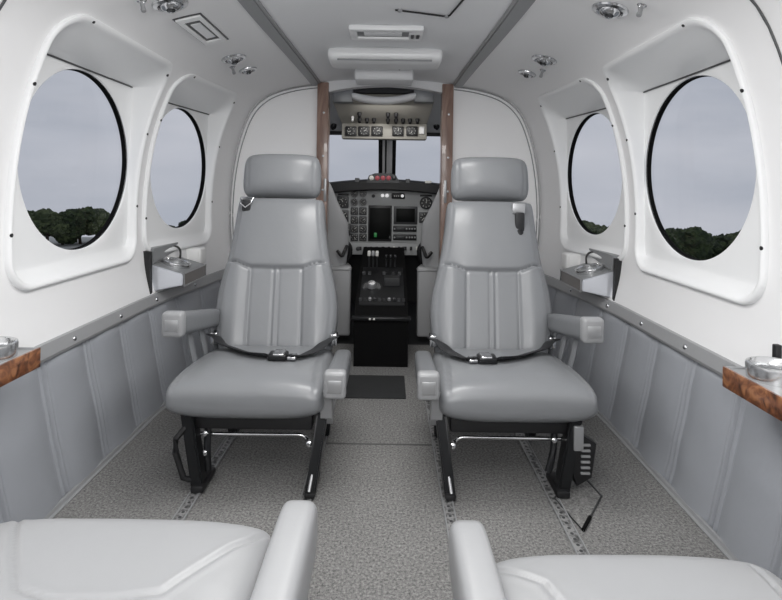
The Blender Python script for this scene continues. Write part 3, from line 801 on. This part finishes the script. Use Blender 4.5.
# instrument panel
YI = 3.55
ip = empty('instrument_panel', (0, YI, .45), 'grey cockpit instrument panel full of round dials and two dark screens', 'instrument panel')
hood_b = lambda x: .911-.10*(abs(x)/.72)**2-.074
bm = B(); prism(bm, [(-.70,.49),(-.40,.47),(.40,.47),(.70,.49)]+[(x,hood_b(x)) for x in [.70-1.4*k/24 for k in range(25)]], 1, YI, YI+.03); obj('board', bm, 'instr_grey', ip, smooth=False)
def px(u, v, y=YI): return P(u, v, y)
def gauge(u, v, w, rnd=False, m='dial', y=YI, par=ip, h=None, ring='gauge_ring'):
    k = y/F; c = P(u, v, y); hw = w*k/2; hh = (h or w)*k/2; bm = B()
    if rnd: lathe(bm, [(hw,-.002),(hw,.010),(hw*.85,.014),(hw*.8,.008),(.0005,.008)], c, (0,-1,0), 28)
    else: rbox(bm, (c.x-hw,c.y-.011,c.z-hh),(c.x+hw,c.y+.002,c.z+hh), .005, 2)
    g = obj('gauge', bm, ring, par)
    bm = B(); r = min(hw,hh)*.82; lathe(bm, [(r,.0075),(r,.0125),(.0005,.0128)], c, (0,-1,0), 24); d = obj('dial', bm, m, g)
    bm = B(); an = random.uniform(0,2*PI)
    for q in range(8):
        t = 2*PI*q/8; p = c+Vector((math.cos(t)*r*.8,-.0132,math.sin(t)*r*.8)); rbox(bm, p-Vector((r*.07,.0005,r*.07)), p+Vector((r*.07,.0005,r*.07)), 0)
    q0 = c+Vector((0,-.0138,0)); q1 = q0+Vector((math.cos(an)*r*.7,0,math.sin(an)*r*.7)); tube(bm, [q0,q1], r*.07, 6)
    obj('needle', bm, 'mark', d)
for u, v in ((343,202),(343,216),(345,229.5)): gauge(u, v, 11.5, h=12)
for r_, v in enumerate((193.5,202,211,220,228.8,237.2)):
    for u in (354.5, 363): gauge(u, v, 7.6, rnd=(r_ < 2), ring='rail_metal' if r_ < 2 else 'gauge_ring')
gauge(426, 203, 12.5, rnd=True); gauge(424.5, 217.5, 11)
def plate(name, u0, u1, v0, v1, d=.01, m='screen', par=ip, y=YI, r=.003, **kw):
    a = P(u0, v1, y); b = P(u1, v0, y); bm = B(); rbox(bm, (a.x,y-d,a.z),(b.x,y+.002,b.z), r, 2); return obj(name, bm, m, par, **kw)
b = plate('display', 368, 392, 205.5, 241, .010, 'black'); plate('display_glass', 369.5, 390.5, 208, 239, .012, 'screen', b)
plate('display_readout', 374, 377, 232.5, 237, .0135, 'screen_green', b, label='small green readout'); plate('knob_row', 389, 391, 236, 239, .014, 'gauge_ring', b)
b = plate('display', 393.5, 417.5, 206.5, 224, .010, 'gauge_ring'); plate('display_glass', 396, 415, 208.5, 222, .012, 'screen', b)
for v0, v1 in ((226,231.5),(234.5,240)):
    b = plate('radio', 393, 416.5, v0, v1, .012, 'black'); plate('radio_window', 396, 404, v0+1.3, v1-1.6, .0135, 'gauge_ring', b)
    for u in (394.5, 406.5, 409.5, 412, 414.8):
        bm = B(); lathe(bm, [(.006,.010),(.0055,.018),(.001,.019)], P(u,(v0+v1)/2,YI), (0,-1,0), 10); obj('radio_knob', bm, 'rail_metal', b)
for u, v, r, m in ((373.3,196,.011,'black'),(382.5,195.5,.011,'lamp_white'),(387,195.5,.012,'lamp_white')):
    bm = B(); lathe(bm, [(r,-.001),(r,.006),(r*.5,.011),(.0005,.011)], P(u,v,YI), (0,-1,0), 16); obj('indicator_lamp', bm, m, ip)
b = plate('warning_unit', 391.5, 405, 193.2, 198.8, .012, 'black', r=.01)
bm = B(); lathe(bm, [(.010,.01),(.010,.016),(.001,.018)], P(402.3,195.9,YI), (0,-1,0), 14); obj('knob', bm, 'lamp_white', b)
for k in range(3):
    bm = B(); lathe(bm, [(.004,.01),(.004,.015),(.001,.016)], P(394.5+k*2,196,YI), (0,-1,0), 8); obj('button', bm, 'mark', b)
plate('placard', 338, 349, 193.5, 195.5, .003, 'black'); plate('placard', 420, 432, 194.8, 196.6, .003, 'black')
# lower sub panel with switches
sp = plate('sub_panel', 346, 428, 243.5, 254, .02, 'instr_grey', y=3.53)
for u, w in ((360,4),(366,3),(371,3),(377,3),(383,4),(389,3),(394,3),(399,3),(405,4),(411,3),(417,3)):
    bm = B(); rbox(bm, P(u-w*.4,250,3.51)-Vector((0,.016,0)), P(u+w*.4,246.5,3.51), .002, 1); obj('switch', bm, random.choice(['black','black','mark','gauge_ring']), sp)
for u in (358,377,403):
    bm = B(); lathe(bm, [(.014,0),(.013,.018),(.003,.02)], P(u,248.5,3.512), (0,-1,0), 14); obj('knob', bm, 'gauge_ring', sp)
# glareshield
gs = empty('glareshield', (0, 3.5, .85), 'black glareshield on top of the instrument panel with red warning lights in its middle', 'glareshield')
bm = B(); n = 33; R = []
for k in range(n):
    x = -.72+1.44*k/(n-1); zt = .905-.10*(abs(x)/.72)**2+.006
    zb = zt-.074
    R.append([bm.verts.new((x,y,z)) for y, z in ((3.47,zb),(3.46,zb+.008),(3.455,zt-.012),(3.475,zt),(3.85,zt+.0),(3.85,zt-.04),(3.55,zb))])
skin(bm, R); obj('hood', bm, 'black', gs)
bm = B(); a = [P(u,v,3.45) for u, v in ((366,183),(369,175.5),(375,173.2),(391,173.2),(396,175.5),(400,183))]
prism(bm, [(p.x,p.z) for p in a], 1, 3.445, 3.52); ann = obj('annunciator', bm, 'black_metal', gs, smooth=False)
for u, m in ((371.5,'mark'),(377.3,'red_lamp'),(383,'red_lamp'),(388.6,'red_lamp'),(394,'gauge_ring')):
    bm = B(); lathe(bm, [(.015,0),(.015,.006),(.009,.011),(.0005,.012)], P(u,178,3.446), (0,-1,0), 18); obj('warning_light', bm, m, ann)
for u0, u1, v0, v1, m in ((355,359.5,178,182.5,'gauge_ring'),(405.5,410,179,183,'gauge_ring'),(425,431.5,180.8,183.2,'mark')):
    a = P(u0,v1,3.453); c_ = P(u1,v0,3.453); bm = B(); rbox(bm, (a.x,3.448,a.z),(c_.x,3.462,c_.z), .002, 1); obj('badge', bm, m, gs)

# pedestal
pd = empty('centre_pedestal', (-.005, 2.9, 0), 'black cockpit centre pedestal with levers and knobs', 'pedestal')
bm = B(); prism(bm, [(2.58,0),(2.58,.225),(2.66,.275),(3.05,.40),(3.48,.472),(3.48,0)], 0, -.138, .122); obj('housing', bm, 'deep_black', pd, smooth=False)
bm = B(); rbox(bm, (-.150,2.565,.222),(.134,2.60,.240), .005, 2); obj('front_lip', bm, 'black_metal', pd)
def slope(y): return lerp_tab([(2.58,.225),(2.66,.275),(3.05,.40),(3.5,.475)], y)
bm = B(); rings = []
for y in (2.66,2.85,3.05): rings.append([bm.verts.new((x,y,slope(y)+dz)) for x, dz in ((-.12,-.004),(-.12,.006),(.105,.006),(.105,-.004))])
skin(bm, rings); obj('top_plate', bm, 'black_metal', pd, smooth=False)
for k, x in enumerate((-.085,-.063,-.041)):
    bm = B(); y = 3.05; z = slope(y); tube(bm, [(x,y,z-.01),(x,y-.03,z+.05),(x,y-.05,z+.085)], .005, 8); lv = obj('lever', bm, 'gauge_ring', pd)
    bm = B(); rbox(bm, (x-.009,y-.068,z+.075),(x+.009,y-.038,z+.105), .006, 2); obj('lever_knob', bm, 'mark' if k != 1 else 'rail_metal', lv)
for k, x in enumerate((.01,.035,.06)):
    bm = B(); y = 3.08; z = slope(y); tube(bm, [(x,y,z-.01),(x,y-.02,z+.04),(x,y-.035,z+.06)], .005, 8); lv = obj('lever', bm, 'gauge_ring', pd)
    bm = B(); rbox(bm, (x-.008,y-.05,z+.05),(x+.008,y-.025,z+.075), .005, 2); obj('lever_knob', bm, 'black_metal', lv)
c_ = Vector((-.062,2.83,slope(2.83)))
bm = B(); lathe(bm, [(.052,-.004),(.055,.006),(.048,.012),(.046,.008),(.001,.008)], c_, (0,-.5,1), 24); kb = obj('dial_base', bm, 'gauge_ring', pd)
bm = B(); lathe(bm, [(.024,.006),(.024,.028),(.018,.036),(.001,.038)], c_, (0,-.5,1), 20); obj('round_knob', bm, 'satin', kb)
bm = B(); rbox(bm, (.0,2.84,slope(2.84)-.005),(.085,2.95,slope(2.9)+.03), .006, 2); obj('control_box', bm, 'cockpit_dark', pd)
for i in range(10):
    x = -.115+i*.024; y = 2.70; bm = B()
    if i in (2,3,6,7): lathe(bm, [(.009,0),(.008,.014),(.002,.016)], (x,y,slope(y)+.004), (0,-.4,1), 10)
    else: rbox(bm, (x-.008,y-.012,slope(y)),(x+.008,y+.012,slope(y)+.016), .002, 1)
    obj('button', bm, ['gauge_ring','cockpit_dark','rail_metal','gauge_ring'][i%4], pd)
for x in (-.062,-.042):
    bm = B(); lathe(bm, [(.005,0),(.005,.005),(.001,.006)], (x,2.565,.232), (0,-1,0), 10); obj('screw', bm, 'mark', pd)
for x in (-.11,-.08,.0,.05,.085):
    bm = B(); y = 2.97; rbox(bm, (x-.01,y-.015,slope(y)),(x+.01,y+.015,slope(y)+.02), .003, 1); obj('button', bm, random.choice(['gauge_ring','cockpit_dark']), pd)
for s in (-1, 1):       # upper boxes between pedestal and panel
    u0, u1 = ((362,372),(389,400))[s > 0]
    a = P(u0,267,3.40); b2 = P(u1,254,3.40); bm = B(); rbox(bm, (a.x,3.38,a.z),(b2.x,3.47,b2.z), .004, 2); bx = obj('control_box', bm, 'black', pd)
    bm = B(); lathe(bm, [(.012,0),(.011,.014),(.002,.016)], P((u0+u1)/2+1,259,3.38), (0,-1,0), 12); obj('knob', bm, 'rail_metal', bx)

# control yokes
for s in (-1, 1):
    side = 'left' if s < 0 else 'right'; cx = s*.35; y = 3.22; z = .43
    yk = empty('control_yoke', (cx, y, z), 'black control yoke in front of the %s cockpit seat' % side, 'yoke', 'control yokes')
    bm = B(); tube(bm, [(cx,3.54,.50),(cx,3.24,.43)], .016, 12); obj('column', bm, 'rail_metal', yk)
    bm = B(); rbox(bm, (cx-.05,y-.015,z-.03),(cx+.05,y+.02,z+.03), .012, 3); obj('hub', bm, 'black', yk)
    for q in (-1, 1):
        bm = B(); tube(bm, [(cx+q*.04,y,z-.01),(cx+q*.10,y,z-.025),(cx+q*.135,y-.005,z+.0),(cx+q*.145,y-.012,z+.06),(cx+q*.125,y-.015,z+.10)], .014, 10); obj('grip', bm, 'black', yk)

# pilot seats
for s in (-1, 1):
    side = 'left' if s < 0 else 'right'; X = lambda a: s*a
    ps = empty('pilot_seat', (X(.45), 3.05, 0), 'grey pilot seat back seen past the %s doorway post' % side, 'seat', 'pilot seats in the cockpit')
    wt2 = [(0,.215),(.35,.235),(.55,.23),(.8,.165),(1,.125)]
    bm = B(); pillow(bm, lambda t: (Vector((X(.44),3.10-.02*t,.36+.52*t)), Vector((lerp_tab(wt2,t),0,0)), Vector((0,-.05,.0))), 60, 40, 4, 9, .2)
    obj('backrest', bm, 'cockpit_leather', ps)
    bm = B(); pillow(bm, lambda t: (Vector((X(.44),3.06+.42*t,.33)), Vector((.23,0,0)), Vector((0,0,.06))), 40, 24, 4, 6, .2); obj('seat_cushion', bm, 'cockpit_leather', ps)
    bm = B(); rbox(bm, (X(.185),2.99,.03),(X(.30),3.06,.415), .012, 3); sh = obj('back_shell', bm, 'cockpit_leather', ps)
    bm = B(); rbox(bm, (X(.183),2.985,.395),(X(.302),3.064,.403), .002, 1); obj('edge_band', bm, 'rail_metal', sh)
    bm = B(); rbox(bm, (X(.26),3.07,.003),(X(.62),3.42,.27), .01, 2); obj('seat_base', bm, 'cockpit_dark', ps)
    bm = B(); tube(bm, [(X(.262),3.01,.50),(X(.235),2.99,.475),(X(.222),3.0,.50),(X(.215),3.06,.52)], .010, 8); obj('armrest_lever', bm, 'black', ps)

# overhead panel
oh = empty('overhead_panel', (0, 3.3, 1.3), 'beige cockpit overhead panel with a row of square gauges and black knobs', 'overhead panel')
bm = B()
A_ = [P(u,v,y) for u, v, y in ((333,102,3.10),(434,102,3.10),(427,124,3.38),(342,124,3.38))]
T_ = [Vector((p.x,p.y+.02,p.z+.05)) for p in A_]
skin(bm, [[bm.verts.new(p) for p in A_],[bm.verts.new(p) for p in T_]]); obj('sloping_plate', bm, 'overhead_beige', oh, smooth=False)
a = P(341.5,138.5,3.37); b2 = P(427,124,3.37); bm = B(); rbox(bm, (a.x,3.37,a.z),(b2.x,3.45,b2.z), .008, 2); gp = obj('gauge_plate', bm, 'overhead_beige', oh)
for u in (351,364,377,398,412): gauge(u, 131.2, 11.5, h=9.6, y=3.365, par=oh, ring='black')
a = P(419,134,3.365); b2 = P(424.5,126.5,3.365); bm = B(); rbox(bm, (a.x,3.36,a.z),(b2.x,3.375,b2.z), .003, 1); obj('placard', bm, 'white_plastic', oh)
def kn(u, v, r, m='black'):
    f = (v-102)/22; y = 3.10+.28*f-.0; c = P(u, v, y); n = Vector((0,-.55,-.85)).normalized()
    bm = B(); lathe(bm, [(r,-.003),(r*.95,.016),(r*.75,.020),(r*.7,.034),(.0005,.035)], c, n, 14); obj('knob', bm, m, oh)
for u, v in ((359.5,112.5),(359.7,118),(367,118.5),(374,118.5),(388,113),(396,113),(388,119),(396,119),(403,119),(410,119),(417.5,119)): kn(u, v, .0135)
kn(352.7, 116.5, .009, 'white_plastic')
# light units before the overhead panel
for s in (-1, 1):
    u0, u1 = ((333,353),(414,434))[s > 0]; a = P(u0,102,3.06); b2 = P(u1,88,3.06); bm = B(); rbox(bm, (a.x,3.06,a.z),(b2.x,3.14,b2.z), .008, 2)
    obj('speaker_block', bm, 'strip_grey', oh)
bm = B(); pillow(bm, lambda t: (P(352+64*t,96-0*t,3.07)+Vector((0,0,-.028*math.sin(PI*t))), Vector((0,.03,0)), Vector((0,0,-.022))), 32, 30, 2.6, 8, .3); obj('dome_lens', bm, 'frame_white', oh)
bm = B(); a = P(350,93,3.09); b2 = P(417,85,3.09); rbox(bm, (a.x,3.09,a.z),(b2.x,3.13,b2.z), .004, 1); obj('dark_slot', bm, 'cockpit_dark', oh)
for u in (333.5, 436.5):
    c_ = P(u,126,3.60); bm = B(); lathe(bm, [(.022,-.01),(.02,.012),(.008,.02),(.008,.04),(.001,.042)], c_, (0,-.8,-.6), 14)
    obj('air_nozzle', bm, 'black_metal', label='small black nozzle at the %s end of the windshield edge' % ('left' if u < 380 else 'right'), cat='nozzle')

# ------------------------------------------------------------------ outside
bm = B(); bmesh.ops.create_grid(bm, x_segments=4, y_segments=4, size=1)
for v in bm.verts: v.co = Vector((v.co.x*80, 28+v.co.y*42, -6.2))
obj('ground', bm, 'ground', kind='structure', label='pale airfield ground outside', cat='ground')
def crown(seed, rx, rz):
    bm = B(); rr = random.Random(seed)
    for k in range(9):
        b = bmesh.new(); bmesh.ops.create_icosphere(b, subdivisions=4, radius=1)
        c = Vector((rr.uniform(-.6,.6)*rx, rr.uniform(-.5,.5)*rx, rr.uniform(.30,.80)*rz*2)); sc = rr.uniform(.38,.62)
        for v in b.verts:
            n = v.co.normalized(); d = 1+.28*mnoise.noise(n*2.3+c)+.22*mnoise.noise(n*6+c)+.16*mnoise.noise(n*15+c)
            v.co = Vector((n.x*rx*sc, n.y*rx*sc, n.z*rz*sc))*d+c
        add(bm, b)
    return bm
protos = []
def tree(seed, loc, label, group, pale):
    root = empty('tree', loc, label, 'tree', group); L = Vector(loc); rr = random.Random(seed); h = rr.uniform(.85,1.15)
    bm = crown(seed, 2.1*h, 1.9*h); bmesh.ops.translate(bm, verts=bm.verts, vec=L+Vector((0,0,-.2))); obj('crown', bm, 'foliage_pale' if pale else 'foliage', root)
    bm = B(); tube(bm, [L, L+Vector((.1,0,1.0)), L+Vector((0,.1,2.4))], .16, 8); obj('trunk', bm, 'bark', root)
    return root
base = [tree(k, (-60-k*3, 62, -6.2), 'dark green tree in the tree line beyond the left windows', 'trees beyond the left windows', k == 2) for k in range(3)]
def dup(r, loc, rot, sc, label, group):
    q = r.copy(); COL.objects.link(q); q.location = loc; q.rotation_euler = (0,0,rot); q.scale = (sc,)*3; q['label'] = label; q['group'] = group
    for ch in r.children:
        c = ch.copy(); COL.objects.link(c); c.parent = q
    return q
rt = random.Random(3)
i = 0; first = True
used = 0
for s in (-1, 1):
    u = 15 if s < 0 else 780
    lab = 'dark green tree in the tree line beyond the %s windows' % ('left' if s < 0 else 'right'); grp = 'trees beyond the %s windows' % ('left' if s < 0 else 'right')
    while (u < 215 if s < 0 else u > 560):
        y = (63 if s < 0 else 50)+rt.uniform(-4,4); loc = (CX+(u-VU)*y/F, y, -6.2)
        sc = rt.uniform(.85,1.15)*(.92 if s < 0 else .93)
        if used < 3:
            r = base[used]; r.location = loc; r.scale = (sc,)*3; used += 1
        else: dup(base[rt.randrange(3)], loc, rt.uniform(0,6.28), sc, lab, grp)
        u += (-s)*rt.uniform(15,20)

# ------------------------------------------------------------------ light
w = bpy.data.worlds.new('sky'); scn.world = w; w.use_nodes = True
nt = w.node_tree; N = nt.nodes; L = nt.links; bg = N['Background']
tc = N.new('ShaderNodeTexCoord'); mp = N.new('ShaderNodeMapping'); mp.inputs['Scale'].default_value = (1,1,4)
L.new(tc.outputs['Generated'], mp.inputs['Vector'])
nz = N.new('ShaderNodeTexNoise'); nz.inputs['Scale'].default_value = 2.2; nz.inputs['Detail'].default_value = 5
L.new(mp.outputs['Vector'], nz.inputs['Vector'])
cr = N.new('ShaderNodeValToRGB'); e = cr.color_ramp.elements
e[0].position = .35; e[0].color = rgb(172,177,188); e[1].position = .7; e[1].color = rgb(196,198,206)
L.new(nz.outputs['Fac'], cr.inputs['Fac']); L.new(cr.outputs['Color'], bg.inputs['Color']); bg.inputs['Strength'].default_value = 1.0

def area(name, loc, rot, sx, sy, power, col=(1,1,1)):
    l = bpy.data.lights.new(name, 'AREA'); l.shape = 'RECTANGLE'; l.size = sx; l.size_y = sy; l.energy = power; l.color = col
    o = bpy.data.objects.new(name, l); COL.objects.link(o); o.location = loc; o.rotation_euler = rot; return o
def point(name, loc, r, power):
    l = bpy.data.lights.new(name, 'POINT'); l.shadow_soft_size = r; l.energy = power; l.color = (1,.995,.985)
    o = bpy.data.objects.new(name, l); COL.objects.link(o); o.location = loc; return o
area('flash_softbox', (0,-.75,1.05), (math.radians(84),0,0), 1.3, .6, 6, (1,.99,.98))
point('flash_dome', (0,-.10,1.04), .14, 17)
area('cabin_fill', (0,.75,1.40), (0,0,0), .7, 1.2, 9, (1,.99,.97))  # fill light added under the ceiling to brighten carpet and side panels, no real fitting
area('cabin_fill', (0,1.55,1.41), (0,0,0), .6, .35, 8, (1,.99,.97))  # second added fill, lifts the forward cabin and the partition
area('cockpit_fill', (0,3.07,1.325), (math.radians(12),0,0), .30, .04, 1.6, (1,.98,.95))  # fill light added at the dome lens to brighten the dark cockpit

# ------------------------------------------------------------------ camera
cam = bpy.data.cameras.new('camera'); co = bpy.data.objects.new('camera', cam); COL.objects.link(co)
co.location = (CX,0,H); co.rotation_euler = (PI/2,-ROLL,0)
cam.sensor_width = 36; cam.lens = F/782*36; cam.clip_start = .02; cam.clip_end = 1000
cam.shift_x = (391-VU)/782; cam.shift_y = -(300-VV)/782
scn.camera = co
scn.view_settings.view_transform = 'Standard'; scn.view_settings.look = 'None'
scn.view_settings.exposure = 0; scn.view_settings.gamma = 1; scn.view_settings.use_curve_mapping = False
